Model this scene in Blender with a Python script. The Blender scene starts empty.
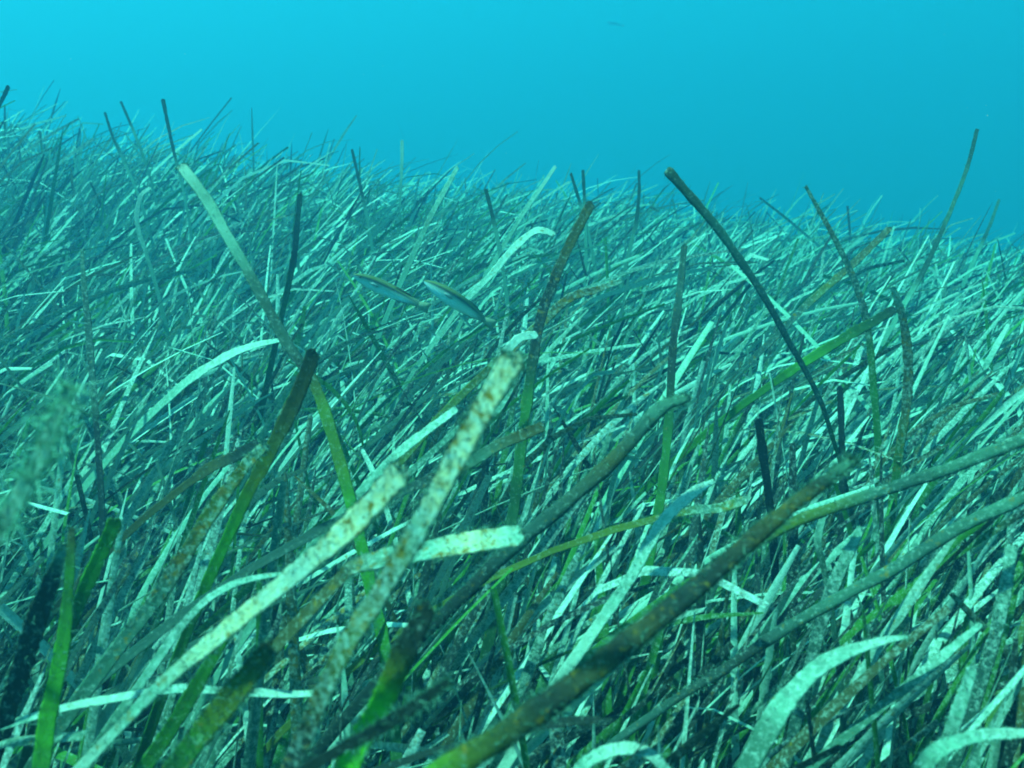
import bpy, math
import numpy as np
from mathutils import Vector, Matrix

# ------------------------------------------------------------------ camera, light, exposure
S = bpy.context.scene
COL = S.collection
W, H, F = 1024, 768, 1005.0
CAM = np.array([0.0, 0.0, 0.85])
PITCH = math.radians(12.0)
FWD = np.array([0, math.cos(PITCH), -math.sin(PITCH)])
UP = np.array([0, math.sin(PITCH), math.cos(PITCH)])
RIGHT = np.array([1.0, 0, 0])

cd = bpy.data.cameras.new('camera')
cd.sensor_width = 36.0
cd.lens = 36.0 * F / W
cd.clip_start = 0.02
cd.clip_end = 500
cd.dof.use_dof = True
cd.dof.focus_distance = 1.15
cd.dof.aperture_fstop = 16.0
cam = bpy.data.objects.new('camera', cd)
cam.location = CAM
cam.rotation_euler = (math.radians(90) - PITCH, 0, 0)
COL.objects.link(cam)
S.camera = cam

SUN_EL, SUN_AZ = math.radians(67), math.radians(-98)     # azimuth from +Y towards +X
wd = bpy.data.worlds.new('World'); S.world = wd; wd.use_nodes = True
nt = wd.node_tree
sky = nt.nodes.new('ShaderNodeTexSky')
sky.sky_type = 'NISHITA'; sky.sun_disc = False
sky.sun_elevation = SUN_EL; sky.sun_rotation = SUN_AZ
nt.links.new(sky.outputs[0], nt.nodes['Background'].inputs[0])
nt.nodes['Background'].inputs[1].default_value = 0.07

sd = bpy.data.lights.new('sun', 'SUN')
sd.energy = 5.0; sd.angle = math.radians(1.5); sd.color = (1.0, 0.96, 0.88)
sun = bpy.data.objects.new('sun', sd)
sdir = Vector((math.sin(SUN_AZ) * math.cos(SUN_EL), math.cos(SUN_AZ) * math.cos(SUN_EL), math.sin(SUN_EL)))
sun.rotation_euler = sdir.to_track_quat('Z', 'Y').to_euler()
sun.location = (0, 0, 8)
COL.objects.link(sun)

S.view_settings.view_transform = 'Standard'
S.view_settings.look = 'None'
S.view_settings.gamma = 1.0
S.view_settings.exposure = 1.98
S.cycles.max_bounces = 8
S.cycles.diffuse_bounces = 3
S.cycles.volume_bounces = 3
S.cycles.transmission_bounces = 4
S.cycles.transparent_max_bounces = 12
S.cycles.use_denoising = True
S.cycles.filter_width = 1.9

rng = np.random.default_rng(7)

# ------------------------------------------------------------------ helpers
def norm(v):
    return v / np.maximum(np.linalg.norm(v, axis=-1, keepdims=True), 1e-9)

def sstep(a, b, x):
    t = np.clip((x - a) / (b - a), 0, 1)
    return t * t * (3 - 2 * t)

def unproject(px, py, d):
    px, py, d = np.asarray(px, float), np.asarray(py, float), np.asarray(d, float)
    return CAM + d[..., None] * (FWD + ((px - W / 2) / F)[..., None] * RIGHT + ((H / 2 - py) / F)[..., None] * UP)

def project(P):
    v = P - CAM
    d = v @ FWD
    dd = np.where(np.abs(d) < 1e-4, 1e-4, d)
    return W / 2 + F * (v @ RIGHT) / dd, H / 2 - F * (v @ UP) / dd, d

def ground(x, y):
    x = np.asarray(x, float); y = np.asarray(y, float)
    yc = np.maximum(y, -1.0)
    rise = 0.105 * np.minimum(yc, 3.3)
    k = sstep(3.0, 8.5, y)
    rise = rise * (1 - k) - 0.45 * k
    tilt = -0.105 * np.clip(x, -4, 4) * sstep(0.3, 2.8, y) * (1 - 0.6 * k)
    bump = 0.025 * np.sin(2.1 * x + 0.7) * np.sin(1.7 * y + 1.1) + 0.015 * np.sin(5.3 * x + 2.0 * y)
    return rise + tilt + bump * sstep(0.0, 1.0, np.abs(y) + 0.3)

def make_mesh(name, V, Q, tint=None, spot=None, mat=None, smooth=True):
    """V (n,3), Q (m,3|4) -> mesh datablock; tint (n,4) albedo + crust amount, spot (n,)"""
    me = bpy.data.meshes.new(name)
    n, m, k = len(V), len(Q), Q.shape[1]
    me.vertices.add(n); me.vertices.foreach_set('co', np.ascontiguousarray(V, np.float32).ravel())
    me.loops.add(m * k); me.loops.foreach_set('vertex_index', np.ascontiguousarray(Q, np.int32).ravel())
    me.polygons.add(m)
    me.polygons.foreach_set('loop_start', np.arange(0, m * k, k, dtype=np.int32))
    me.polygons.foreach_set('use_smooth', np.full(m, smooth))
    me.update(calc_edges=True)
    if tint is not None:
        a = me.attributes.new('tint', 'FLOAT_COLOR', 'POINT')
        a.data.foreach_set('color', np.ascontiguousarray(tint, np.float32).ravel())
    if spot is not None:
        a = me.attributes.new('spot', 'FLOAT', 'POINT')
        a.data.foreach_set('value', np.ascontiguousarray(spot, np.float32))
    if mat: me.materials.append(mat)
    me.validate()
    return me

def link(name, me, parent=None, loc=(0, 0, 0), **props):
    o = bpy.data.objects.new(name, me)
    COL.objects.link(o)
    o.location = loc
    if parent: o.parent = parent
    for k, v in props.items(): o[k] = v
    return o

# ------------------------------------------------------------------ materials
def new_mat(name):
    m = bpy.data.materials.new(name); m.use_nodes = True
    m.node_tree.nodes.clear()
    return m, m.node_tree.nodes, m.node_tree.links

def noise(N, L, vec, scale, detail=3.0, rough=0.6):
    n = N.new('ShaderNodeTexNoise')
    n.inputs['Scale'].default_value = scale
    n.inputs['Detail'].default_value = detail
    n.inputs['Roughness'].default_value = rough
    L.new(vec, n.inputs['Vector'])
    return n.outputs['Fac']

def mathn(N, L, op, a, b=None, clamp=False):
    n = N.new('ShaderNodeMath'); n.operation = op; n.use_clamp = clamp
    for i, v in enumerate((a, b)):
        if v is None: continue
        if isinstance(v, (int, float)): n.inputs[i].default_value = v
        else: L.new(v, n.inputs[i])
    return n.outputs[0]

def mixc(N, L, f, a, b, mode='MIX'):
    n = N.new('ShaderNodeMix'); n.data_type = 'RGBA'; n.blend_type = mode
    for s, v in ((0, f), (6, a), (7, b)):
        if isinstance(v, (int, float)): n.inputs[s].default_value = v
        elif isinstance(v, tuple): n.inputs[s].default_value = (*v, 1)
        else: L.new(v, n.inputs[s])
    return n.outputs[2]

def leaf_material():
    m, N, L = new_mat('seagrass leaf')
    out = N.new('ShaderNodeOutputMaterial')
    tc = N.new('ShaderNodeTexCoord').outputs['Object']
    at = N.new('ShaderNodeAttribute'); at.attribute_name = 'tint'
    sp = N.new('ShaderNodeAttribute'); sp.attribute_name = 'spot'
    crust_amt = at.outputs['Alpha']
    n1 = noise(N, L, tc, 330, 6, 0.75)
    n2 = noise(N, L, tc, 185, 5, 0.65)
    n3 = noise(N, L, tc, 900, 2, 0.6)
    # pale calcareous crust where noise + amount > threshold
    c = mathn(N, L, 'ADD', n1, mathn(N, L, 'MULTIPLY', crust_amt, 0.45))
    c = mathn(N, L, 'MULTIPLY', mathn(N, L, 'SUBTRACT', c, 0.58), 3.6, True)
    b = mathn(N, L, 'ADD', n2, mathn(N, L, 'MULTIPLY', sp.outputs['Fac'], 0.20))
    b = mathn(N, L, 'MULTIPLY', mathn(N, L, 'SUBTRACT', b, 0.66), 9.0, True)
    col = mixc(N, L, c, at.outputs['Color'], (0.33, 0.45, 0.355))
    col = mixc(N, L, b, col, (0.20, 0.13, 0.014))
    g = mathn(N, L, 'ADD', mathn(N, L, 'MULTIPLY', n3, 1.1), 0.45)
    comb = N.new('ShaderNodeCombineColor')
    for i in range(3): L.new(g, comb.inputs[i])
    col = mixc(N, L, 0.55, col, comb.outputs[0], 'MULTIPLY')
    bump = N.new('ShaderNodeBump')
    bump.inputs['Strength'].default_value = 0.55; bump.inputs['Distance'].default_value = 0.0012
    L.new(mathn(N, L, 'ADD', n1, mathn(N, L, 'MULTIPLY', n3, 0.5)), bump.inputs['Height'])
    p = N.new('ShaderNodeBsdfPrincipled')
    L.new(col, p.inputs['Base Color']); L.new(bump.outputs[0], p.inputs['Normal'])
    p.inputs['Roughness'].default_value = 0.6
    p.inputs['Specular IOR Level'].default_value = 0.12
    t = N.new('ShaderNodeBsdfTranslucent')
    L.new(col, t.inputs['Color'])
    mx = N.new('ShaderNodeMixShader')
    L.new(mathn(N, L, 'MULTIPLY', mathn(N, L, 'SUBTRACT', 1.0, c), 0.28), mx.inputs[0])
    L.new(p.outputs[0], mx.inputs[1]); L.new(t.outputs[0], mx.inputs[2])
    L.new(mx.outputs[0], out.inputs[0])
    return m
M_LEAF = leaf_material()

def simple_material(name, attr=True, color=(.3, .3, .3), rough=0.7, spec=0.1, transl=0.0):
    m, N, L = new_mat(name)
    out = N.new('ShaderNodeOutputMaterial')
    p = N.new('ShaderNodeBsdfPrincipled')
    p.inputs['Roughness'].default_value = rough
    p.inputs['Specular IOR Level'].default_value = spec
    tc = N.new('ShaderNodeTexCoord').outputs['Object']
    n = noise(N, L, tc, 400, 3)
    g = mathn(N, L, 'ADD', mathn(N, L, 'MULTIPLY', n, 0.8), 0.6)
    comb = N.new('ShaderNodeCombineColor')
    for i in range(3): L.new(g, comb.inputs[i])
    if attr:
        a = N.new('ShaderNodeAttribute'); a.attribute_name = 'tint'; src = a.outputs['Color']
    else: src = color
    col = mixc(N, L, 0.6, src, comb.outputs[0], 'MULTIPLY')
    L.new(col, p.inputs['Base Color'])
    sh = p.outputs[0]
    if transl:
        t = N.new('ShaderNodeBsdfTranslucent'); L.new(col, t.inputs['Color'])
        mx = N.new('ShaderNodeMixShader'); mx.inputs[0].default_value = transl
        L.new(sh, mx.inputs[1]); L.new(t.outputs[0], mx.inputs[2]); sh = mx.outputs[0]
    L.new(sh, out.inputs[0])
    return m
M_FUZZ = simple_material('algae fuzz', transl=0.4)
M_CRUST = simple_material('calcareous crust')
M_FISH = simple_material('fish skin', rough=0.4, spec=0.3)
M_FIN = simple_material('fish fin', transl=0.5)
M_EYE = simple_material('fish eye', attr=False, color=(.01, .01, .012), rough=.2, spec=.4)
M_SPECK = simple_material('suspended specks', attr=False, color=(.6, .6, .5))

def bed_material():
    m, N, L = new_mat('seabed sediment')
    out = N.new('ShaderNodeOutputMaterial'); p = N.new('ShaderNodeBsdfPrincipled')
    tc = N.new('ShaderNodeTexCoord').outputs['Object']
    n = noise(N, L, tc, 9, 6, .65)
    cr = N.new('ShaderNodeValToRGB'); L.new(n, cr.inputs[0])
    cr.color_ramp.elements[0].position = .35; cr.color_ramp.elements[0].color = (.035, .035, .02, 1)
    cr.color_ramp.elements[1].position = .7; cr.color_ramp.elements[1].color = (.13, .12, .08, 1)
    L.new(cr.outputs[0], p.inputs['Base Color']); p.inputs['Roughness'].default_value = .95
    bp = N.new('ShaderNodeBump'); bp.inputs['Distance'].default_value = .03
    L.new(noise(N, L, tc, 30, 5), bp.inputs['Height']); L.new(bp.outputs[0], p.inputs['Normal'])
    L.new(p.outputs[0], out.inputs[0])
    return m

# ------------------------------------------------------------------ seabed and sea water
g1 = np.concatenate([np.linspace(-45, -7, 20), np.linspace(-6.5, 6.5, 88), np.linspace(7, 45, 20)])
gx, gy = np.meshgrid(g1, g1 + 2.0)
V = np.stack([gx, gy, ground(gx, gy)], -1).reshape(-1, 3)
n = len(g1)
i = (np.arange(n - 1)[:, None] * n + np.arange(n - 1)[None]).ravel()
link('seabed', make_mesh('seabed', V, np.stack([i, i + 1, i + n + 1, i + n], 1), mat=bed_material()), kind='structure')

WATER_TOP = 4.6
mw, N, L = new_mat('sea water')
out = N.new('ShaderNodeOutputMaterial')
pv = N.new('ShaderNodeVolumePrincipled')
pv.inputs['Density'].default_value = 0.635
pv.inputs['Color'].default_value = (0.0236, 0.0964, 0.1527, 1)
pv.inputs['Absorption Color'].default_value = (0.1086, 0.7381, 0.7405, 1)
pv.inputs['Anisotropy'].default_value = 0.48
L.new(pv.outputs[0], out.inputs['Volume'])
bx = np.array([[x, y, z] for z in (-6.0, WATER_TOP) for (x, y) in ((-46, -44), (46, -44), (46, 48), (-46, 48))])
fq = np.array([[3, 2, 1, 0], [4, 5, 6, 7], [0, 1, 5, 4], [1, 2, 6, 5], [2, 3, 7, 6], [3, 0, 4, 7]])
link('haze', make_mesh('haze', bx, fq, mat=mw, smooth=False), kind='stuff', label='hazy blue green sea water all round the meadow')

# ------------------------------------------------------------------ albedos of leaf tissue; glow has backlight painted into its green
A = dict(cream=(.54, .49, .25), glow=(.09, .36, .015), pale=(.29, .39, .28), mint=(.14, .29, .19), grey=(.05, .13, .078), brown=(.062, .064, .020), olive=(.085, .115, .010),
         green=(.035, .14, .014), vgreen=(.055, .23, .012), dgreen=(.016, .065, .016), dark=(.014, .026, .018), teal=(.027, .07, .048))

# ------------------------------------------------------------------ traced leaves: tip first, pixel points of the part in view
# (points, px widths, depth tip, depth base, colour stops tip->base, crust, spots, fuzz, label)
LV = []
def leaf(pts, wid, d0, d1, cols, crust, spots, fuzz, label, face=0.45, tip=1.0, group=None):
    LV.append(dict(pts=np.array(pts, float), wid=wid, d0=d0, d1=d1, cols=cols.split(), crust=crust, spots=spots, fuzz=fuzz,
                   label=label, face=face, tip=tip, group=group))

leaf([(182,167),(205,197),(225,232),(250,275),(285,340),(310,376),(326,415),(345,480),(358,530),(371,590),(385,650),(397,760)],
     [13,13,13,14,15,15], .80, .66, 'pale mint grey dark olive vgreen vgreen green dgreen', .12, .1, .4,
     'tall leaning leaf, pale at the tip and green below, crossing behind the dark-tipped leaf', .7)
leaf([(313,355),(296,398),(271,450),(247,495),(228,537),(207,583),(190,625)], [17,17,16,14,13,12], .60, .66,
     'dark brown olive olive vgreen vgreen green', .0, .2, .3, 'straight green leaf with a rounded blackened tip against the long bending leaf')
leaf([(512,360),(486,404),(468,436),(451,467),(427,513),(405,551),(381,592),(340,656),(290,768)], [27,24,23,22,21,20], .335, .36,
     'cream cream cream cream mint olive brown olive brown dark dark', .45, .72, .7, 'broad pale leaf mottled with brown spots, overlapping the short bent pale leaf', 1.0)
leaf([(398,474),(371,505),(334,541),(297,572),(234,623),(187,662),(148,697),(78,770)], [27,25,21,18,14,11], .37, .42,
     'cream cream pale cream mint mint pale', .4, .62, .7, 'pale cream leaf with frayed tip and yellow-brown flecks beside the broad spotted leaf', .8, 1.6)
leaf([(516,536),(465,543),(420,552),(384,558),(352,567),(342,576)], [24,23,21,19,16,14], .45, .47,
     'mint cream mint mint brown', .35, .75, .9, 'short bent pale leaf lying flat behind the brown-spotted leaf', .9)
leaf([(852,460),(820,485),(780,515),(740,550),(700,585),(650,625),(600,665),(550,702),(500,737),(440,775)], [9,17,21,25,27,30], .42, .33,
     'grey dark brown brown dark dark brown dark brown dark olive vgreen', .0, .45, 1.0, 'thick olive-brown leaf with fuzzy ragged tip, the broadest dark one', .35, 1.4)  # dark stops also stand in for shade along its curved edge
leaf([(1064,422),(1024,439),(950,468),(900,485),(850,502),(800,520),(762,540)], [15,15,14,14,13,11], .62, .66,
     'grey grey grey teal grey olive green', .14, .35, .6, 'rod-like grey leaf crossing just above the fuzzy olive tip', .6)
leaf([(1064,478),(1024,497),(960,527),(900,565),(850,592),(800,620),(760,645),(720,672),(690,690),(664,707)], [15,14,14,13,11,9], .60, .62,
     'grey grey teal grey teal dark teal', .12, .4, .6, 'long speckled grey leaf slanting below the fuzzy olive leaf', .6)
leaf([(669,172),(690,196),(715,225),(740,260),(765,298),(785,335),(805,370),(822,405),(837,452)], [12,11,10,8,7,5], .95, 1.0,
     'brown grey grey teal teal teal dgreen', .12, .25, .5, 'tall dark arching leaf standing into open water with blunt tip', .5)
leaf([(806,187),(820,212),(838,245),(852,275),(864,310),(870,345),(873,380),(876,414)], [4,6,8,9,9,10], 1.05, 1.05,
     'grey brown grey teal dgreen green green', .25, .4, .5, 'slender arched leaf with pointed brownish tip and green foot')
leaf([(977,130),(968,165),(955,200),(940,235),(925,268),(908,298)], [6,6,6,7,8,8], 1.5, 1.5,
     'teal teal grey grey teal teal', .1, .2, .3, 'lone thin bluish leaf curving high above the meadow crest')
leaf([(893,288),(903,320),(908,360),(907,400),(901,440),(896,480)], [7,10,12,12,11,10], .95, .98,
     'mint brown brown brown olive green', .3, .7, .6, 'brown crusted leaf bowed like a bracket with thin pale tip')
leaf([(889,229),(854,263),(812,300),(787,325),(760,352)], [9,10,10,9,9], 1.25, 1.28,
     'brown brown olive teal teal', .2, .5, .3, 'straight brown leaf crossing behind the slender arched leaf')
leaf([(893,310),(873,322),(854,332),(808,360),(775,382)], [11,13,13,12,10], 1.0, 1.02,
     'dark dgreen green vgreen green', .0, .1, .2, 'bright green leaf with dark end lying across the slender leaf foot')
leaf([(590,205),(568,248),(552,285),(540,320),(530,380),(522,440),(515,500),(510,530)], [12,12,13,13,14,15], .92, .84,
     'brown brown dark dark dgreen green dgreen dgreen', .1, .35, .5, 'upright leaf, brown above and green below, beside the bent white leaf', .3)
leaf([(684,247),(680,290),(673,346),(669,418),(662,488),(655,530)], [8,9,10,11,12,12], 1.0, .92,
     'teal teal dark dgreen green green', .05, .2, .3, 'upright dark green strap leaf beside the fuzzy end of the long diagonal leaf', .3)
leaf([(686,398),(659,410),(616,457),(567,502),(511,548),(469,590),(430,628)], [11,16,17,17,16,14], .62, .62,
     'grey teal brown teal teal dark dark', .06, .3, 1.0, 'long dull grey-brown leaf slanting down from a fuzzy tip', .5, 1.3)
leaf([(426,610),(403,656),(379,709),(358,744),(340,785)], [22,27,27,26,24], .36, .36,
     'dark dark olive glow glow glow', .0, .1, .4, 'bright green leaf with blackened fuzzy tip beside the brown-spotted leaf foot', .9)
leaf([(72,529),(69,580),(64,635),(56,680),(47,722),(40,775)], [7,11,15,18,19,20], .50, .46,
     'brown green green vgreen vgreen green', .0, .15, .4, 'vivid green leaf tapering upwards to a thin brown point', .25)
leaf([(64,546),(48,590),(33,630),(18,680),(6,715)], [8,20,23,22,18], .50, .50,
     'mint dark dark dark dark', .15, .2, .5, 'nearly black leaf with pale edge beside the vivid green leaf', -.3)
leaf([(115,523),(98,560),(82,596),(66,640)], [16,17,16,13], .56, .58, 'green vgreen green dgreen', .0, .1, .3,
     'short translucent green leaf beside the tapering vivid green leaf', .3)
leaf([(222,640),(200,680),(175,722),(140,775)], [14,16,17,17], .50, .50, 'vgreen green green green', .05, .1, .3,
     'green leaf passing under the cream frayed leaf')
leaf([(268,650),(245,680),(226,703),(200,735),(170,775)], [20,25,26,26,25], .40, .40, 'brown olive olive green dgreen', .1, .4, 1.2,
     'olive fuzzy leaf parallel below the cream frayed leaf')
leaf([(68,388),(55,420),(40,455),(22,490),(-4,535)], [9,13,16,17,17], .30, .29, 'mint mint mint mint grey', .35, .15, 2.2,
     'leaf thickly coated in soft whitish fuzz, standing alone', .5, 1.4)
leaf([(553,234),(545,231),(533,232),(512,250),(491,275),(466,300),(452,318)], [8,9,10,10,9,7], 1.30, 1.30,
     'pale pale pale mint mint mint', .62, .45, .5, 'white crusted leaf with hooked tip behind the two fish', .8)
leaf([(621,281),(595,290),(568,299),(537,327),(510,350),(488,370)], [6,9,11,12,12,10], .95, .95,
     'mint brown brown olive brown olive', .35, .9, .7, 'brown-flecked leaf bending below the upright brown leaf')
leaf([(907,637),(885,640),(861,647),(835,657),(812,672),(795,690),(780,708),(762,740)], [4,10,16,20,23,26], .50, .47,
     'mint pale mint mint mint grey', .35, .1, .4, 'pale bluish leaf curling over to a sharp point under the speckled grey leaf', 1.2)
leaf([(668,772),(650,754),(628,748),(606,752),(586,763),(570,780)], [10,13,14,14,13,12], .42, .43, 'mint pale pale mint mint', .4, .1, .6,
     'small white arched leaf below the thick olive leaf', 1.0)
leaf([(1060,730),(1024,733),(985,735),(950,744),(930,758),(918,780)], [8,10,13,17,19,20], .45, .44, 'mint pale mint mint grey', .3, .15, .5,
     'pale leaf arching over flat below the curled bluish leaf', 1.0)
leaf([(714,481),(700,488),(685,499),(664,520),(652,538),(632,575),(614,602),(597,626)], [6,12,14,13,13,14], .64, .62,
     'pale pale mint mint mint pale', .5, .1, .7, 'whitish ragged leaf beside the long dull grey-brown leaf', .9, 1.3)
leaf([(280,340),(252,346),(225,357),(190,379),(165,401)], [5,8,10,11,9], .95, .98, 'mint pale pale mint mint', .5, .15, .5,
     'bright whitish leaf laid over towards the tall bending leaf', 1.0)
leaf([(256,444),(235,456),(211,467),(186,485)], [11,14,13,9], .74, .76, 'dark dark brown brown', .0, .2, .4,
     'short dark brown leaf beside the blackened-tip leaf')
leaf([(264,446),(242,470),(211,513),(183,558),(155,600),(130,632)], [10,14,17,18,18,16], .56, .55, 'mint olive olive brown grey grey', .3, .75, .8,
     'olive leaf freckled with tiny brown dots beside the blackened-tip leaf', .6)
leaf([(541,427),(520,436),(497,446),(469,463),(434,478),(396,494)], [12,14,13,13,12,11], .66, .64, 'brown brown grey brown dark teal', .1, .4, .8,
     'dull brown leaf lying nearly flat behind the brown-spotted leaf', .5)
leaf([(322,693),(290,694),(250,692),(210,690),(172,689),(121,697),(59,709),(-20,733)], [7,9,9,9,9,8], .52, .50, 'pale pale mint mint pale mint mint', .5, .1, .4,
     'thin white leaf lying flat under the foot of the cream leaf', 1.0)
leaf([(280,574),(255,578),(234,584),(212,596),(195,611),(175,634),(156,662),(117,717)], [5,7,8,9,10,11], .54, .52, 'mint mint mint grey mint mint grey', .4, .05, .4,
     'thin arched whitish leaf above the cream frayed leaf', .8)
leaf([(448,682),(425,698),(403,714),(376,730),(346,746)], [9,13,14,14,13], .345, .335, 'dark dark dark dark dark', .0, .1, 1.2,  # one very dark tone from tip to base
     'black leaf lying across the bright green leaf', .2, 1.3)
leaf([(598,720),(575,721),(550,724),(525,729)], [8,10,10,8], .44, .45, 'dark dark dark dark', .0, .1, .5,
     'short black leaf scrap beneath the thick olive leaf', .3)
leaf([(163,100),(168,125),(173,148),(179,172)], [6,5,5,4], 1.75, 1.75, 'dark teal teal teal', .0, .1, .2,
     'dark leaf standing up into open water behind the tall pale tip', .1)
leaf([(8,87),(2,100),(-8,118),(-18,140)], [6,6,6,6], 1.6, 1.6, 'dark dark teal teal', .0, .1, .2, 'short thick dark leaf tip alone at the high end of the crest', .1)
leaf([(105,113),(114,140),(127,168)], [4,4,4], 2.0, 2.0, 'teal teal grey', .0, .1, 0, 'thin dark leaf tilting against the others at the meadow crest', .1)
leaf([(121,102),(128,118),(134,132)], [4,4,4], 2.2, 2.2, 'teal teal teal', .0, .1, 0, 'hazy thin leaf tip at the crest beside the dark upright leaf', .1)
leaf([(402,141),(402,160),(401,184)], [5,5,4], 2.1, 2.1, 'pale pale mint', .5, .1, .1, 'single white upright leaf tip against the open water', .4)
leaf([(352,150),(359,180),(366,212)], [4,5,5], 1.9, 1.9, 'teal teal teal', .0, .1, 0, 'dark slim leaning leaf on the crest', .1)
leaf([(555,167),(543,185),(530,203),(518,222)], [5,6,7,7], 1.6, 1.6, 'pale pale mint mint', .5, .1, .2, 'pale straight leaf slanting up to open water', .6)
leaf([(457,168),(445,190),(433,212),(420,240)], [6,7,8,8], 1.45, 1.45, 'mint mint mint grey', .4, .2, .2, 'broad grey-white leaf tilted on the crest', .5)
leaf([(639,171),(639,195),(636,222),(632,240)], [4,5,6,6], 1.8, 1.8, 'dark teal teal teal', .0, .1, .1, 'small dark upright leaf with thickened tip on the crest', .1)
leaf([(571,174),(576,190),(582,210)], [4,5,5], 1.9, 1.9, 'brown dark teal', .0, .1, 0, 'short brown leaf tip tilted, one of a close pair', .1)
leaf([(583,171),(584,190),(585,208)], [5,5,5], 1.9, 1.9, 'dark dark teal', .0, .1, 0, 'short dark vertical leaf tip, one of a close pair', .1)
leaf([(486,190),(491,210),(496,232)], [6,6,6], 1.6, 1.6, 'dark dark teal', .0, .1, .1, 'dark short leaning leaf behind the white hooked leaf', .1)
leaf([(300,195),(297,225),(294,257),(289,282),(284,305)], [7,8,9,9,8], 1.25, 1.25, 'teal teal dark dgreen dgreen', .0, .15, .2,
     'straight dark upright leaf beside the tall pale-tipped leaf', .1)
leaf([(150,188),(141,196),(137,215),(139,232),(145,250)], [4,6,7,7,6], 1.4, 1.4, 'pale pale pale mint mint', .55, .1, .2,
     'white leaf bent over like a hook near the crest', .8)
leaf([(82,250),(84,285),(88,325),(92,375),(96,420)], [4,7,8,9,8], .98, .92, 'grey teal teal teal dark', .2, .1, .7,
     'bluish fuzzy upright leaf among the pale arched ones', .1)
leaf([(759,421),(762,448),(767,482)], [10,11,10], .85, .86, 'dark dark dark', .0, .1, .3, 'blackish stub leaf beside the fuzzy olive tip', .1)
leaf([(840,388),(841,416),(842,448)], [8,8,8], 1.0, 1.0, 'dark dark dark', .0, .1, .3, 'narrow blackish stub leaf under the tall arching leaf foot', .1)
leaf([(1008,325),(997,345),(988,362)], [5,9,8], 1.3, 1.3, 'pale pale mint', .6, .0, .2, 'small shining white leaf end on the slope', .9)
leaf([(999,200),(990,225),(978,252)], [4,5,6], 2.2, 2.2, 'grey grey teal', .1, .1, 0, 'hazy leaf leaning beside the lone bluish leaf', .2)
leaf([(745,500),(720,508),(695,510),(680,513)], [10,12,11,8], .72, .72, 'grey olive grey olive', .35, .5, .8, 'fuzzy olive leaf stump beside the whitish ragged leaf', .6)
leaf([(1012,548),(1005,590),(994,640),(984,672)], [12,15,15,14], .62, .60, 'mint grey teal teal', .4, .1, .5, 'upright blue-grey speckled leaf beside the curled bluish leaf', -.2)
leaf([(980,625),(950,650),(915,680),(890,700)], [6,11,12,11], .55, .55, 'mint mint grey grey', .4, .1, .6, 'pale-edged leaf reaching past the sharp curled point', .6)
leaf([(972,670),(962,700),(950,735)], [12,15,15], .48, .48, 'mint mint grey', .4, .1, .5, 'stubby blue-white leaf above the flat arching leaf', .2)
leaf([(860,530),(838,575),(822,620),(812,660)], [10,15,16,14], .66, .63, 'mint grey teal teal', .35, .1, .5, 'blue-shaded leaf behind the speckled grey leaf', -.2)
leaf([(826,505),(818,540),(822,560)], [7,9,7], .68, .68, 'mint mint grey', .4, .1, .4, 'short pale leaf under the rod-like grey leaf', .4)
leaf([(520,352),(505,385),(480,410),(440,445)], [5,7,8,8], .9, .9, 'mint mint mint grey', .45, .1, .3, 'pale narrow leaf just behind the brown-spotted tip', .7)
leaf([(455,410),(425,432),(396,455),(370,482)], [8,10,11,10], .72, .72, 'mint mint mint mint', .5, .25, .6, 'bright leaf between the frayed cream tip and the spotted leaf', .9)
leaf([(535,335),(520,338),(506,352),(497,368)], [9,11,11,10], .85, .85, 'pale pale pale mint', .6, .05, .3, 'short white leaf standing behind the spotted leaf tip', .5)

CENTER = CAM
def catmull(P, n):
    P = np.asarray(P, float)
    Q = np.vstack([2 * P[0] - P[1], P, 2 * P[-1] - P[-2]])
    seg = len(P) - 1
    u = np.linspace(0, seg, n); k = np.minimum(u.astype(int), seg - 1); t = (u - k)[:, None]
    a, b, c, d = Q[k], Q[k + 1], Q[k + 2], Q[k + 3]
    return .5 * (2 * b + (c - a) * t + (2 * a - 5 * b + 4 * c - d) * t ** 2 + (3 * b - a - 3 * c + d) * t ** 3)

GW, GH = 256, 192
near_mask = np.zeros((GH, GW))            # depth of traced leaves, to keep the random ones from growing through them
def stamp(px, py, d, r):
    for x, y, dd, rr in zip(px, py, d, r):
        x0, x1 = int((x - rr) // 4), int((x + rr) // 4); y0, y1 = int((y - rr) // 4), int((y + rr) // 4)
        x0, y0 = max(x0, 0), max(y0, 0)
        if x1 < 0 or y1 < 0: continue
        s = near_mask[y0:y1 + 1, x0:x1 + 1]
        np.maximum(s, dd, out=s)

def hairs(P, Nrm, Tan, count, lo, hi, width, r):
    idx = r.integers(0, len(P), count)
    b = P[idx]; d = norm(Nrm[idx] + .55 * r.normal(size=(count, 3)) + .3 * Tan[idx] * r.normal(size=(count, 1)))
    s = norm(np.cross(d, r.normal(size=(count, 3))))
    ln = (lo + (hi - lo) * r.random(count) ** 2)[:, None]
    mid = b + d * ln * .55 + .25 * ln * r.normal(size=(count, 3)) * .5
    V = np.stack([b - s * width / 2, b + s * width / 2, mid + s * width * .35, mid - s * width * .35, b + d * ln + .2 * ln * r.normal(size=(count, 3))], 1)
    k = np.arange(count)[:, None] * 5
    Fc = np.concatenate([k + [[0, 1, 2]], k + [[0, 2, 3]], k + [[3, 2, 4]]])
    return V.reshape(-1, 3), Fc

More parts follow.
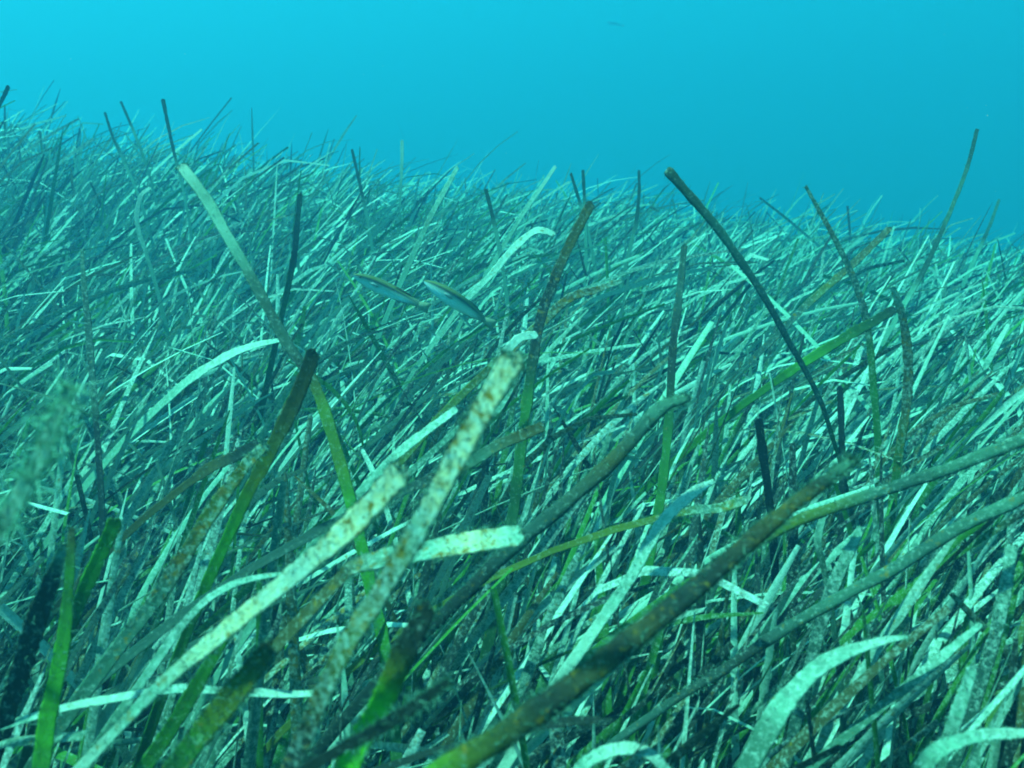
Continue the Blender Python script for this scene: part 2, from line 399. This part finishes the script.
def flakes(P, Nrm, Tan, count, lo, hi, r):
    idx = r.integers(0, len(P), count)
    b, nn = P[idx], Nrm[idx]
    t = norm(Tan[idx] + .6 * r.normal(size=(count, 3))); t = norm(t - nn * (t * nn).sum(-1, keepdims=True)); s = np.cross(nn, t)
    rad = (lo + (hi - lo) * r.random(count) ** 2)[:, None]
    ring = [b + (math.cos(a) * t * (1.3 + .5 * r.normal(size=(count, 1)) * .5) + math.sin(a) * s * (.8 + .2 * r.normal(size=(count, 1)))) * rad
            for a in (0.2, 1.5, 2.7, 3.9, 5.2)]
    V = np.stack(ring + [b + nn * rad * (.35 + .3 * r.random((count, 1)))], 1)
    k = np.arange(count)[:, None] * 6
    Fc = np.concatenate([k + [[j, (j + 1) % 5, 5]] for j in range(5)])
    return V.reshape(-1, 3), Fc

def build_leaf(sp, j):
    r = np.random.default_rng(1000 + j)
    npts = len(sp['pts'])
    px = sp['pts']
    cum = np.concatenate([[0], np.cumsum(np.linalg.norm(np.diff(px, axis=0), axis=1))]); cum /= cum[-1]
    d = sp['d0'] + (sp['d1'] - sp['d0']) * cum
    P = catmull(unproject(px[:, 0], px[:, 1], d), 44)
    sx, sy, sdp = project(P)
    u = np.linspace(0, 1, 44)
    wpx = np.interp(u, np.linspace(0, 1, len(sp['wid'])), sp['wid']) * np.interp(sp['d0'], [.4, .9, 1.4], [.92, .82, .66])
    stamp(sx, sy, sdp - .004, wpx / 2 + 3)
    wm = wpx * sdp / F
    # continue to the seabed out of view
    T = P[-1] - P[-2]; T /= np.linalg.norm(T)
    h = P[-1][2] - float(ground(P[-1][0], P[-1][1]))
    if h > .03:
        dirn = norm(T + np.array([-.35, .12, -1.0]))
        G = P[-1] + dirn * h / max(-dirn[2], .3) * .9
        G[2] = float(ground(G[0], G[1])) - .015
        C1 = P[-1] + T * np.linalg.norm(G - P[-1]) * .45
        t = np.linspace(0, 1, 15)[1:, None]
        E = (1 - t) ** 2 * P[-1] + 2 * t * (1 - t) * C1 + t * t * G
        E[:, 2] = np.maximum(E[:, 2], ground(E[:, 0], E[:, 1]) - .015)
    else:
        E = P[-1:] + T * np.linspace(.01, .05, 4)[:, None]
    nv = len(P)
    w_end = np.linspace(wm[-1], max(wm[-1] * .75, .006), len(E))
    P = np.vstack([P, E]); wm = np.concatenate([wm, w_end])
    # extra rings near the tip for a rounded, worn end
    L0 = wm[0] * .6
    tip_dir = norm(P[0] - P[1])
    tt = np.array([1.0, .93, .78, .52, .25])
    tipP = P[0] + tip_dir * (tt * L0 * .55)[:, None]
    tipw = wm[0] * np.sqrt(np.clip(1 - tt ** 2, .02, 1))
    P = np.vstack([tipP, P]); wm = np.concatenate([tipw, wm])
    n = len(P)
    s = np.concatenate([[0], np.cumsum(np.linalg.norm(np.diff(P, axis=0), axis=1))])
    wm = wm * (1 + .05 * np.sin(s * 160 + j) + .035 * r.normal(size=n))
    T = norm(np.gradient(P, axis=0))
    view = norm(CAM - P)
    tw = .25 * np.sin(s * 7 + j * 1.7)
    Nn = view + (sp['face'] + tw)[:, None] * np.array([-.15, 0, 1.0])
    Nn = norm(Nn - T * (Nn * T).sum(-1, keepdims=True))
    Wd = np.cross(T, Nn)
    vp = norm(view - T * (view * T).sum(-1, keepdims=True))
    cosv = np.clip((Nn * vp).sum(-1), .6, 1)
    wm = wm / cosv
    th = np.maximum(wm * (.5 if j in (5, 6, 7, 8, 16) else .11), .0006) * np.minimum(1, wm / wm.max() * 2.5)
    # lens section with a shallow keel
    ang = np.linspace(0, 2 * math.pi, 10, endpoint=False)
    ca, sa = np.cos(ang), np.sin(ang)
    rough = 1 + .05 * sp['tip'] * r.normal(size=(n, 10))
    off = (wm / 2)[:, None] * ca[None] * rough
    up = (th / 2)[:, None] * np.sign(sa)[None] * np.abs(sa)[None] ** .6 - (wm * .09)[:, None] * (1 - ca[None] ** 2)
    if sp['tip'] > 1.2:                                   # ragged tip
        P[:7] += tip_dir * 0
        jag = np.zeros((n, 10)); jag[:4] = r.normal(size=(4, 10)) * wm[6] * .22 * (sp['tip'] - 1)
    else:
        jag = np.zeros((n, 10)); jag[:3] = (r.normal() * ca * .10 + r.normal(size=10) * .05) * wm[6]
    V = P[:, None] + off[..., None] * Wd[:, None] + up[..., None] * Nn[:, None] + jag[..., None] * tip_dir
    nrm = norm(ca[None, :, None] * Wd[:, None] * .6 + sa[None, :, None] * Nn[:, None])
    i = np.arange(n - 1)[:, None] * 10; k = np.arange(10)[None]
    Q = np.stack([i + k, i + (k + 1) % 10, i + 10 + (k + 1) % 10, i + 10 + k], -1).reshape(-1, 4)
    cap = np.array([[0, 9, 8, 7], [0, 7, 6, 5], [0, 5, 4, 3], [0, 3, 2, 1]])
    Q = np.vstack([Q, cap])
    tfull = s / s[nv + 4]
    stops = np.array([A[c] for c in sp['cols']])
    cu = np.linspace(0, 1, len(stops))
    tcol = np.clip(tfull + .05 * np.sin(s * 60 + j) , 0, 1)
    C = np.stack([np.interp(tcol, cu, stops[:, q]) for q in range(3)], -1)
    C = C * (1 + .1 * r.normal(size=(n, 1)))
    cr = sp['crust'] * np.interp(tfull, [0, .6, 1, 2], [1, .9, .55, .2])
    tint = np.concatenate([np.repeat(C[:, None], 10, 1), np.repeat(cr[:, None, None], 10, 1)], -1).reshape(-1, 4)
    spot = np.repeat((sp['spots'] * np.interp(tfull, [0, 1, 1.6], [1, .8, .1]))[:, None], 10, 1).ravel()
    base = P[-1].copy()
    Vf = V.reshape(-1, 3) - base
    o = link('seagrass_leaf', make_mesh('seagrass_leaf', Vf, Q, np.clip(tint, 0.001, 1), spot, M_LEAF), loc=base,
             label=sp['label'], category='seagrass')
    if sp['group']: o['group'] = sp['group']
    # algae growing on it
    lo_, hi_ = 0, nv + 5
    PP = V[lo_:hi_].reshape(-1, 3) - base; NN = nrm[lo_:hi_].reshape(-1, 3); TT = np.repeat(T[lo_:hi_], 10, 0)
    area_px = cum[-1] * np.linalg.norm(np.diff(px, axis=0), axis=1).sum() * np.mean(sp['wid'])
    # jitter sample points along rings
    jj = r.integers(0, len(PP) // 10 - 1, 4000) * 10 + r.choice([0, 1, 4, 5, 6, 9, 2, 3, 7, 8], 4000, p=[.3, .05, .05, .3, .05, .05, .05, .05, .05, .05]); f = r.random((4000, 1))
    SP = PP[jj] * (1 - f) + PP[jj + 10] * f; SN, ST = NN[jj], TT[jj]
    nh = int(min(900 if sp['fuzz'] > 2 else 3500, sp['fuzz'] * area_px * .26))
    if nh > 25:
        big = sp['fuzz'] > 2
        HV, HF = hairs(SP, SN, ST, nh, .0008, .015 if big else .0052, .00035 if big else .0004, r)
        pal = np.array([A['mint'], A['grey'], A['grey']])[r.integers(0, 3, nh)] * (2.2 if big else 1)
        ht = np.concatenate([np.repeat(pal, 5, 0), np.zeros((nh * 5, 1))], 1)
        link('algae_fuzz', make_mesh('algae_fuzz', HV, HF, ht, None, M_FUZZ), parent=o, kind='stuff')
    nf = int(min(900, (sp['crust'] * .9 + sp['spots'] * .25) * area_px * .022))
    if nf > 12:
        FV, FF = flakes(SP, SN, ST, nf, .0004, .0007 if sp['crust'] > .2 else .0005, r)
        pale = r.random(nf) < sp['crust'] / (sp['crust'] + sp['spots'] * .7 + .01)
        pal = np.where(pale[:, None], np.array(A['mint']), np.array(A['brown']))
        ft = np.concatenate([np.repeat(pal, 6, 0), np.zeros((nf * 6, 1))], 1)
        link('epiphyte_crust', make_mesh('epiphyte_crust', FV, FF, ft, None, M_CRUST), parent=o, kind='stuff')
    return o, h

for j, sp in enumerate(LV):
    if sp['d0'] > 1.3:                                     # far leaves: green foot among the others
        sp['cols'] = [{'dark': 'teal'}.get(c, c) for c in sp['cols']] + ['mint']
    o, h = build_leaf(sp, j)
    if h < .05 or h > .75: print('LEAF height', j, round(h, 2), sp['label'])

# ------------------------------------------------------------------ fish
def fish(nose, tail, depth, label, bend, r_seed, dip=0.0):
    r = np.random.default_rng(r_seed)
    a = unproject(*[np.array(q) for q in nose], np.array(depth)); b = unproject(*[np.array(q) for q in tail], np.array(depth + dip))
    Lf = np.linalg.norm(b - a)
    X = norm(b - a)                                       # nose -> tail
    Z = np.array([0, 0, 1.0]); Z = norm(Z - X * (Z @ X)); Y = np.cross(Z, X)      # flank
    n = 26
    t = np.linspace(0, 1, n)
    body_t = t * .84
    hgt = np.interp(t, [0, .04, .12, .25, .42, .6, .78, .92, 1], [.012, .045, .085, .118, .13, .118, .088, .062, .058]) * 1.42
    wdt = np.interp(t, [0, .05, .15, .3, .5, .7, .9, 1], [.012, .04, .066, .084, .08, .058, .026, .016])
    cy = bend * Lf * np.sin(t * math.pi * 1.1) * .05
    mc = 16
    ang = np.linspace(0, 2 * math.pi, mc, endpoint=False)
    c = a + (body_t * Lf)[:, None] * X + cy[:, None] * Y
    V = c[:, None] + (np.cos(ang)[None] * (wdt * Lf / 2)[:, None])[..., None] * Y + (np.sin(ang)[None] * (hgt * Lf / 2)[:, None])[..., None] * Z
    root_loc = c[n // 2]
    i = np.arange(n - 1)[:, None] * mc; k = np.arange(mc)[None]
    Q = np.stack([i + k, i + (k + 1) % mc, i + mc + (k + 1) % mc, i + mc + k], -1).reshape(-1, 4)
    caps = [[0, 2 * q + 2, 2 * q + 1, 0] for q in range(0)]
    sv = np.sin(ang)[None] + 0 * t[:, None]
    stops = [-1, -.45, -.05, .18, .34, .52, .7, 1]
    cols = np.array([(.60, .66, .60), (.55, .62, .57), (.42, .50, .36), (.16, .26, .24), (.02, .03, .035), (.07, .08, .025), (.17, .18, .05), (.08, .085, .03)])
    C = np.stack([np.interp(sv, stops, cols[:, q]) for q in range(3)], -1)
    tailmix = sstep(.75, 1, t)[:, None, None]
    C = C * (1 - tailmix) + np.array([.15, .17, .10]) * tailmix
    tint = np.concatenate([C, np.zeros((n, mc, 1))], -1).reshape(-1, 4)
    root = bpy.data.objects.new('fish', None); COL.objects.link(root); root.location = root_loc
    root.empty_display_size = .02
    root['label'] = label; root['category'] = 'fish'; root['group'] = 'small wrasses over the seagrass'
    link('body', make_mesh('body', V.reshape(-1, 3) - root_loc, Q, tint, None, M_FISH), parent=root)
    def fin(name, out2, col, y=0.0, th=.0006):
        """out2: list of (along, height) fractions of the length forming a closed outline"""
        q = np.array(out2); al = q[:, 0]; yy = np.interp(al / .84, t, cy) + y * Lf
        mid = a + (al * Lf)[:, None] * X + yy[:, None] * Y + (q[:, 1] * Lf)[:, None] * Z
        cen = mid.mean(0)
        m = len(mid)
        VV = np.vstack([mid + Y * th, mid - Y * th, cen + Y * th * 2, cen - Y * th * 2]) - root_loc
        Fq = []
        for e in range(m):
            f = (e + 1) % m
            Fq += [[e, f, 2 * m], [m + f, m + e, 2 * m + 1], [e, m + e, f], [f, m + e, m + f]]
        tn = np.tile(np.array([*col, 0.0]), (len(VV), 1))
        link(name, make_mesh(name, VV, np.array(Fq), tn, None, M_FIN), parent=root)
    fin('tail_fin', [(.82, .026), (.88, .042), (.95, .062), (.992, .066), (.985, .03), (.98, 0), (.985, -.03), (.992, -.064), (.95, -.058), (.88, -.04), (.82, -.026)], (.34, .38, .25))
    fin('dorsal_fin', [(.25, .048), (.29, .075), (.4, .085), (.55, .082), (.68, .07), (.75, .05), (.7, .035), (.5, .048), (.35, .05)], (.10, .10, .045))
    fin('anal_fin', [(.46, -.05), (.5, -.075), (.6, -.076), (.7, -.06), (.74, -.04), (.65, -.035), (.55, -.045)], (.25, .28, .22))
    fin('pectoral_fin', [(.22, .0), (.25, .014), (.31, .012), (.335, -.008), (.31, -.022), (.25, -.016)], (.40, .46, .42), y=.043)
    fin('pectoral_fin', [(.22, .0), (.25, .014), (.31, .012), (.335, -.008), (.31, -.022), (.25, -.016)], (.40, .46, .42), y=-.043)
    for sgn in (1, -1):
        e = a + X * Lf * .085 + Y * sgn * Lf * .026 + Z * Lf * .012 - root_loc
        me = bpy.data.meshes.new('eye')
        import bmesh
        bm = bmesh.new(); bmesh.ops.create_uvsphere(bm, u_segments=10, v_segments=7, radius=Lf * .011); bm.to_mesh(me); bm.free()
        me.materials.append(M_EYE)
        link('eye', me, parent=root, loc=e)
    tt_ = np.linspace(0, 1, 12)
    stamp(nose[0] + (tail[0] - nose[0]) * tt_, nose[1] + (tail[1] - nose[1]) * tt_, np.full(12, depth + dip + .02), np.full(12, 12.0))

fish((353, 275), (430, 309), 1.22, 'slim dark-backed fish gliding over the leaves, the rear one of the pair', 1.0, 1, .02)
fish((424, 281), (496, 327), 1.20, 'slim fish with bluish flank swimming just ahead of the white hooked leaf', -1.6, 2, .05)
fish((607, 22), (624, 26), 11.0, 'tiny faint fish alone high in the open water', .5, 3, .1)

# ------------------------------------------------------------------ the meadow: random leaves
def grow(xy, r, sh):
    n = len(xy)
    ns = sh.max() + 1
    sphi = (r.normal(0, .42, ns))[sh] + .30 * np.sin(1.9 * xy[:, 0] + 2.3 * xy[:, 1])
    sth = (r.normal(0, .14, ns))[sh]; sln = np.exp(r.normal(0, .16, ns))[sh]
    dist = np.hypot(xy[:, 0], xy[:, 1])
    Ln = np.clip(r.lognormal(math.log(.50), .25, n) * sln, .2, .95)
    scrap = r.random(n) < .22; Ln = np.where(scrap, Ln * r.uniform(.55, .85, n), Ln)
    wd_ = r.uniform(.0042, .0090, n) * np.interp(dist, [.7, 1.4], [1, .87])
    phi = .12 + sphi + r.normal(0, .42, n)
    odd = r.random(n) < .13; phi = np.where(odd, r.uniform(-math.pi, math.pi, n), phi)
    th0 = np.abs(r.normal(.52, .18, n) + sth)
    upr = np.interp(dist, [.6, 1.2], [0, 1]); upr = np.maximum(upr, np.interp(xy[:, 0], [-.05, .25], [.75, .15]))
    th0 = th0 * (.3 + .7 * upr)
    bend = np.abs(r.normal(.52, .32, n)) + .18 * sstep(1.0, 1.8, dist)
    bend = bend * (.5 + .5 * upr)
    stiff = r.random(n) < .25; bend = np.where(stiff, bend * .3, bend)
    hook = np.where(r.random(n) < .09, r.uniform(.4, 1.4, n), 0)
    pw = r.uniform(.8, 2.2, n)
    dphi = r.normal(0, .35, n)
    tw0 = r.normal(0, .6, n); tw1 = r.normal(0, .9, n)
    kind = np.where(dist < .95, r.choice(5, n, p=[.17, .33, .19, .12, .19]), r.choice(5, n, p=[.38, .29, .13, .10, .10]))      # pale, grey, green, brown, dark; nearby mix darkened to stand in for canopy shade
    return dict(xy=xy, L=Ln, w=wd_, phi=phi, th0=th0, bend=bend, hook=hook, pw=pw, dphi=dphi, tw0=tw0, tw1=tw1, kind=kind,
                g=r.uniform(.15, .6, n), v=r.uniform(.65, 1.35, n), cr=r.uniform(.0, 1, n), d=dist)

def spine(p, m):
    n = len(p['L'])
    s = np.linspace(0, 1, m)[None]
    th = p['th0'][:, None] + p['bend'][:, None] * s ** p['pw'][:, None] + p['hook'][:, None] * np.clip((s - .7) / .3, 0, 1) ** 1.5
    th = np.minimum(th, 2.3)
    ph = p['phi'][:, None] + p['dphi'][:, None] * s
    T = np.stack([np.sin(th) * np.cos(ph), np.sin(th) * np.sin(ph), np.cos(th)], -1)
    step = (p['L'] / (m - 1))[:, None, None]
    P = np.concatenate([np.zeros((n, 1, 3)), np.cumsum((T[:, 1:] + T[:, :-1]) / 2 * step, 1)], 1)
    P[..., 0] += p['xy'][:, :1]; P[..., 1] += p['xy'][:, 1:]
    P[..., 2] += (ground(p['xy'][:, 0], p['xy'][:, 1]) - .012)[:, None]
    side = np.stack([-np.sin(ph), np.cos(ph), np.zeros_like(ph)], -1)
    nor = np.cross(T, side)
    tw = p['tw0'][:, None] + p['tw1'][:, None] * s
    Wd = side * np.cos(tw)[..., None] + nor * np.sin(tw)[..., None]
    Nn = np.cross(Wd, T)
    # never sink into the bed
    P[..., 2] = np.maximum(P[..., 2], ground(P[..., 0], P[..., 1]) + .004 * s - .012 * (1 - s))
    return P, T, Wd, Nn, s

def sub(p, m): return {k: v[m] for k, v in p.items()}

Y0, Y1 = .12, 6.2
cand = []
for (ya, yb, dens) in ((.12, 1.0, 4700), (1.0, 2.0, 5400), (2.0, 3.2, 4000), (3.2, 4.4, 2200), (4.4, 6.2, 500)):
    half = .62 * yb + .75
    nn = int(dens * (yb - ya) * 2 * half)
    ns = nn // 5
    xx = rng.uniform(-half, half, ns); yy = rng.uniform(ya, yb, ns)
    thin = .5 + .5 * np.sin(6.1 * xx + 3.0 * np.sin(4.2 * yy)) * np.sin(5.3 * yy + 2.1 * xx)
    keep = (np.abs(xx) < .62 * yy + .75) & (rng.random(ns) < .62 + .6 * thin)
    cand.append(np.stack([xx[keep], yy[keep]], 1))
shoots = np.vstack(cand)                                   # leaves grow in bundles of five to six
sh = np.repeat(np.arange(len(shoots)), rng.integers(4, 8, len(shoots)))
xy = shoots[sh] + rng.normal(0, .011, (len(sh), 2))
par = grow(xy, rng, sh)
P, T, Wd, Nn, s = spine(par, 49)
px, py, dd = project(P)
# keep the water right in front of the lens clear, do not poke through traced leaves or fish, keep the crest line
bad = ((dd < .36) & (dd > -.2) & (np.abs(px - 512) < 900) & (py < 1100) & (dd > .0)).any(1)
bad |= (np.linalg.norm(P - CAM, axis=-1) < .33).any(1)
inside = (px >= 0) & (px < W) & (py >= 0) & (py < H) & (dd > 0)
ci = np.clip((px // 4).astype(int), 0, GW - 1); cj = np.clip((py // 4).astype(int), 0, GH - 1)
bad |= (inside & (near_mask[cj, ci] > dd)).any(1)
sky_x = [-300, 0, 100, 200, 300, 400, 500, 600, 700, 800, 900, 1024, 1300]
sky_y = [118, 122, 135, 148, 160, 176, 188, 196, 208, 222, 236, 250, 275]
dcan = .45 / np.maximum(np.tan(np.arctan((py - H / 2) / F) + PITCH) + .10, .14)
bad |= (inside & (dd < .60 * dcan)).any(1)
allow = rng.exponential(13, len(xy))
bad |= ((py < np.interp(px, sky_x, sky_y) - allow[:, None]) & (dd > .2)).any(1)
par = sub(par, ~bad)
P, px, py, dd, inside = P[~bad], px[~bad], py[~bad], dd[~bad], inside[~bad]
N_ALL = len(P)
# which leaves show largest: coarse depth buffer
ci = np.clip((px // 4).astype(int), 0, GW - 1); cj = np.clip((py // 4).astype(int), 0, GH - 1)
zb = np.full(GH * GW, 1e9)
zb = np.minimum(zb, np.where(near_mask.ravel() > 0, near_mask.ravel(), 1e9))
cell = cj * GW + ci
ok = inside
np.minimum.at(zb, cell[ok], dd[ok])
win = (ok & (dd <= zb[cell] + .004))
wpx = par['w'][:, None] * F / np.maximum(dd, .2)
area = (win * wpx).sum(1) * par['L'] / np.maximum(dd.mean(1), .3)
order = np.argsort(-area)
N_TOP = 300 - len(LV)
top = np.zeros(N_ALL, bool); top[order[:N_TOP]] = True

KC = np.array([A['mint'], A['grey'], A['green'], A['brown'], A['dark']])
def leaf_arrays(p, m, across, r):
    P, T, Wd, Nn, s = spine(p, m)
    n = len(P)
    ss = s[0]
    prof = np.interp(ss, [0, .1, .9, .97, 1], [.6, .85, 1, .85, .35])
    prof = np.repeat(prof[None], n, 0); prof[:, -1] *= r.uniform(.2, 2.4, n); prof[:, -2] *= r.uniform(.75, 1.05, n)
    w = p['w'][:, None] * prof * (1 + .05 * r.normal(size=(n, m)))
    offs = np.array([-.5, 0, .5]) if across == 3 else np.array([-.5, .5])
    keel = np.array([.10, -.06, .10]) if across == 3 else np.zeros(2)
    V = P[:, :, None] + (w[..., None] * offs)[..., None] * Wd[:, :, None] + (w[..., None] * keel)[..., None] * Nn[:, :, None]
    kc = KC[p['kind']] * p['v'][:, None]
    base = np.array(A['green']) * p['v'][:, None]
    f = sstep(p['g'][:, None] - .15, p['g'][:, None] + .25, s)[..., None]
    C = base[:, None] * (1 - f) + kc[:, None] * f
    dk = (p['cr'] * 977 % 1 < .22)[:, None, None] * sstep(.82, .93, s)[..., None]
    C = C * (1 - dk) + np.array(A['dark']) * dk
    crust_k = np.array([.60, .48, .16, .26, .14])[p['kind']] * (.5 + .8 * p['cr'])
    cr = crust_k[:, None] * f[..., 0]
    tint = np.concatenate([C, cr[..., None]], -1)
    tint = np.repeat(tint[:, :, None], across, 2).reshape(-1, 4)
    spk = np.array([.35, .3, .15, .45, .15])[p['kind']] * (p['cr'] * 613 % 1) * 1.4
    spot = np.repeat((spk[:, None] * f[..., 0])[:, :, None], across, 2).ravel()
    a = np.arange(n)[:, None, None] * m * across + np.arange(m - 1)[None, :, None] * across + np.arange(across - 1)[None, None]
    Q = np.stack([a, a + 1, a + across + 1, a + across], -1).reshape(-1, 4)
    return V.reshape(-1, 3), Q, np.clip(tint, .001, 1), spot, V, Nn, T

# the leaves that show largest, one object each; each is described by its look and the traced leaf it grows next to
KL = [('pale crusted', 'pale crusted leaves in the tangle'), ('grey-green', 'grey leaves in the tangle'), ('clear green', 'green leaves in the tangle'),
      ('brown mottled', 'brown leaves in the tangle'), ('dark withered', 'dark leaves in the tangle')]
REFS = {0: 'tall bending pale-tipped leaf', 1: 'leaf with blackened round tip', 2: 'broad brown-spotted leaf', 3: 'cream frayed leaf', 4: 'short bent pale leaf',
        5: 'thick olive-brown leaf', 6: 'rod-like grey leaf', 7: 'long speckled grey leaf', 8: 'tall dark arching leaf', 9: 'slender arched leaf', 10: 'lone thin bluish leaf',
        11: 'bowed brown leaf', 13: 'dark-ended bright green leaf', 14: 'upright brown-topped leaf', 15: 'upright dark green strap', 16: 'long dull grey-brown leaf',
        18: 'tapering vivid green leaf', 22: 'olive fuzzy leaf', 23: 'fuzz-coated leaf', 24: 'white hooked leaf', 26: 'curled bluish leaf', 27: 'small white arch',
        28: 'flat arching pale leaf', 29: 'whitish ragged leaf', 30: 'bright laid-over leaf', 32: 'freckled olive leaf', 33: 'flat dull brown leaf', 34: 'thin white flat leaf',
        51: 'straight dark upright leaf', 53: 'bluish upright leaf', 54: 'blackish stub leaf'}
RID, RPX, RD = [], [], []
for k_, nm in REFS.items():
    q_ = LV[k_]['pts']; m_ = len(q_)
    for t_ in range(m_): RID.append(k_); RPX.append(q_[t_]); RD.append(LV[k_]['d0'] + (LV[k_]['d1'] - LV[k_]['d0']) * t_ / (m_ - 1))
RPX = np.array(RPX)
def describe(q):
    g_ = np.nonzero(top)[0][q]
    wv = np.nonzero(win[g_])[0]
    c_ = wv[len(wv) // 2] if len(wv) else 24
    dist_ = np.hypot(RPX[:, 0] - px[g_, c_], RPX[:, 1] - py[g_, c_])
    b_ = int(np.argmin(dist_))
    rel = 'behind' if dd[g_, c_] > RD[b_] + .12 else 'beside'
    th_ = par['th0'][g_] + par['bend'][g_]
    pose = 'hook-tipped' if par['hook'][g_] > .8 else 'upright' if th_ < .6 else 'leaning' if th_ < 1.15 else 'bent-over'
    wide = 'narrow' if par['w'][g_] < .0058 else 'broad' if par['w'][g_] > .0076 else 'middling-width'
    size = 'long' if par['L'][g_] > .55 else 'short' if par['L'][g_] < .38 else ''
    return ' '.join(f"{size} {wide} {pose} {KL[int(par['kind'][g_])][0]} leaf {rel} the {REFS[RID[b_]]}".split())
pt = sub(par, top)
V, Q, tint, spot, V4, Nn4, T4 = leaf_arrays(pt, 16, 3, rng)
nvl = 48; ql = 30
Q1 = Q[:ql]
for q in range(len(pt['L'])):
    vv = V[q * nvl:(q + 1) * nvl]; b = vv[1].copy()
    k = int(pt['kind'][q])
    link('seagrass_leaf', make_mesh('seagrass_leaf', vv - b, Q1, tint[q * nvl:(q + 1) * nvl], spot[q * nvl:(q + 1) * nvl], M_LEAF), loc=b,
         label=describe(q), category='seagrass', group=KL[k][1])
Vt, Nt, Tt = V4, Nn4, T4

rest = sub(par, ~top)
near = rest['d'] < 1.7
pn, pf = sub(rest, near), sub(rest, ~near)
V, Q, tint, spot, Vn, Nnn, Tn = leaf_arrays(pn, 15, 3, rng)
V2, Q2, tint2, spot2, Vf_, Nf_, Tf_ = leaf_arrays(pf, 11, 2, rng)
link('seagrass_meadow', make_mesh('seagrass_meadow', np.vstack([V, V2]), np.vstack([Q, Q2 + len(V)]), np.vstack([tint, tint2]),
     np.concatenate([spot, spot2]), M_LEAF), kind='stuff', label='dense seagrass leaves filling the meadow between the larger ones', category='seagrass')
print('leaves', N_ALL, 'near', int(near.sum()), 'far', int((~near).sum()))

# fine algal fuzz over the nearer leaves
Vp = np.concatenate([Vn[:, 4:].reshape(-1, 3), Vt[:, 4:].reshape(-1, 3)])
Np = np.concatenate([np.repeat(Nnn[:, 4:, None], 3, 2).reshape(-1, 3), np.repeat(Nt[:, 4:, None], 3, 2).reshape(-1, 3)])
Tp = np.concatenate([np.repeat(Tn[:, 4:, None], 3, 2).reshape(-1, 3), np.repeat(Tt[:, 4:, None], 3, 2).reshape(-1, 3)])
qx, qy, qd = project(Vp)
vis = (qx > -150) & (qx < W + 150) & (qy > 100) & (qy < H + 100) & (qd > .3) & (qd < 1.5)
Vp, Np, Tp = Vp[vis], Np[vis], Tp[vis]
NH = 120000
sel = rng.integers(0, len(Vp), NH)
jit = Vp[sel] + Tp[sel] * rng.uniform(-.015, .015, (NH, 1))
sg = np.where(rng.random((NH, 1)) < .5, -1, 1)
HV, HF = hairs(jit, Np[sel] * sg, Tp[sel], NH, .001, .006, .0006, rng)
pal = np.array([A['mint'], A['grey'], A['pale'], A['brown']])[rng.choice(4, NH, p=[.35, .3, .25, .1])]
link('algae_fuzz', make_mesh('algae_fuzz', HV, HF, np.concatenate([np.repeat(pal, 5, 0), np.zeros((NH * 5, 1))], 1), None, M_FUZZ),
     kind='stuff', label='fine whitish algal fuzz growing on the seagrass leaves', category='algae')

# specks adrift in the water
NS = 60
c = unproject(rng.uniform(-80, W + 80, NS), rng.uniform(-60, 330, NS), rng.uniform(.6, 2.0, NS))
oct_ = np.array([[1, 0, 0], [-1, 0, 0], [0, 1, 0], [0, -1, 0], [0, 0, 1], [0, 0, -1.0]])
V = (c[:, None] + oct_[None] * rng.uniform(.0002, .0006, (NS, 1, 1)) * rng.uniform(.6, 1.4, (NS, 6, 1))).reshape(-1, 3)
fo = np.array([[0, 2, 4], [2, 1, 4], [1, 3, 4], [3, 0, 4], [2, 0, 5], [1, 2, 5], [3, 1, 5], [0, 3, 5]])
Fc = (np.arange(NS)[:, None, None] * 6 + fo[None]).reshape(-1, 3)
link('floating_specks', make_mesh('floating_specks', V, Fc, None, None, M_SPECK), kind='stuff', label='tiny pale specks adrift in the open water', category='specks')
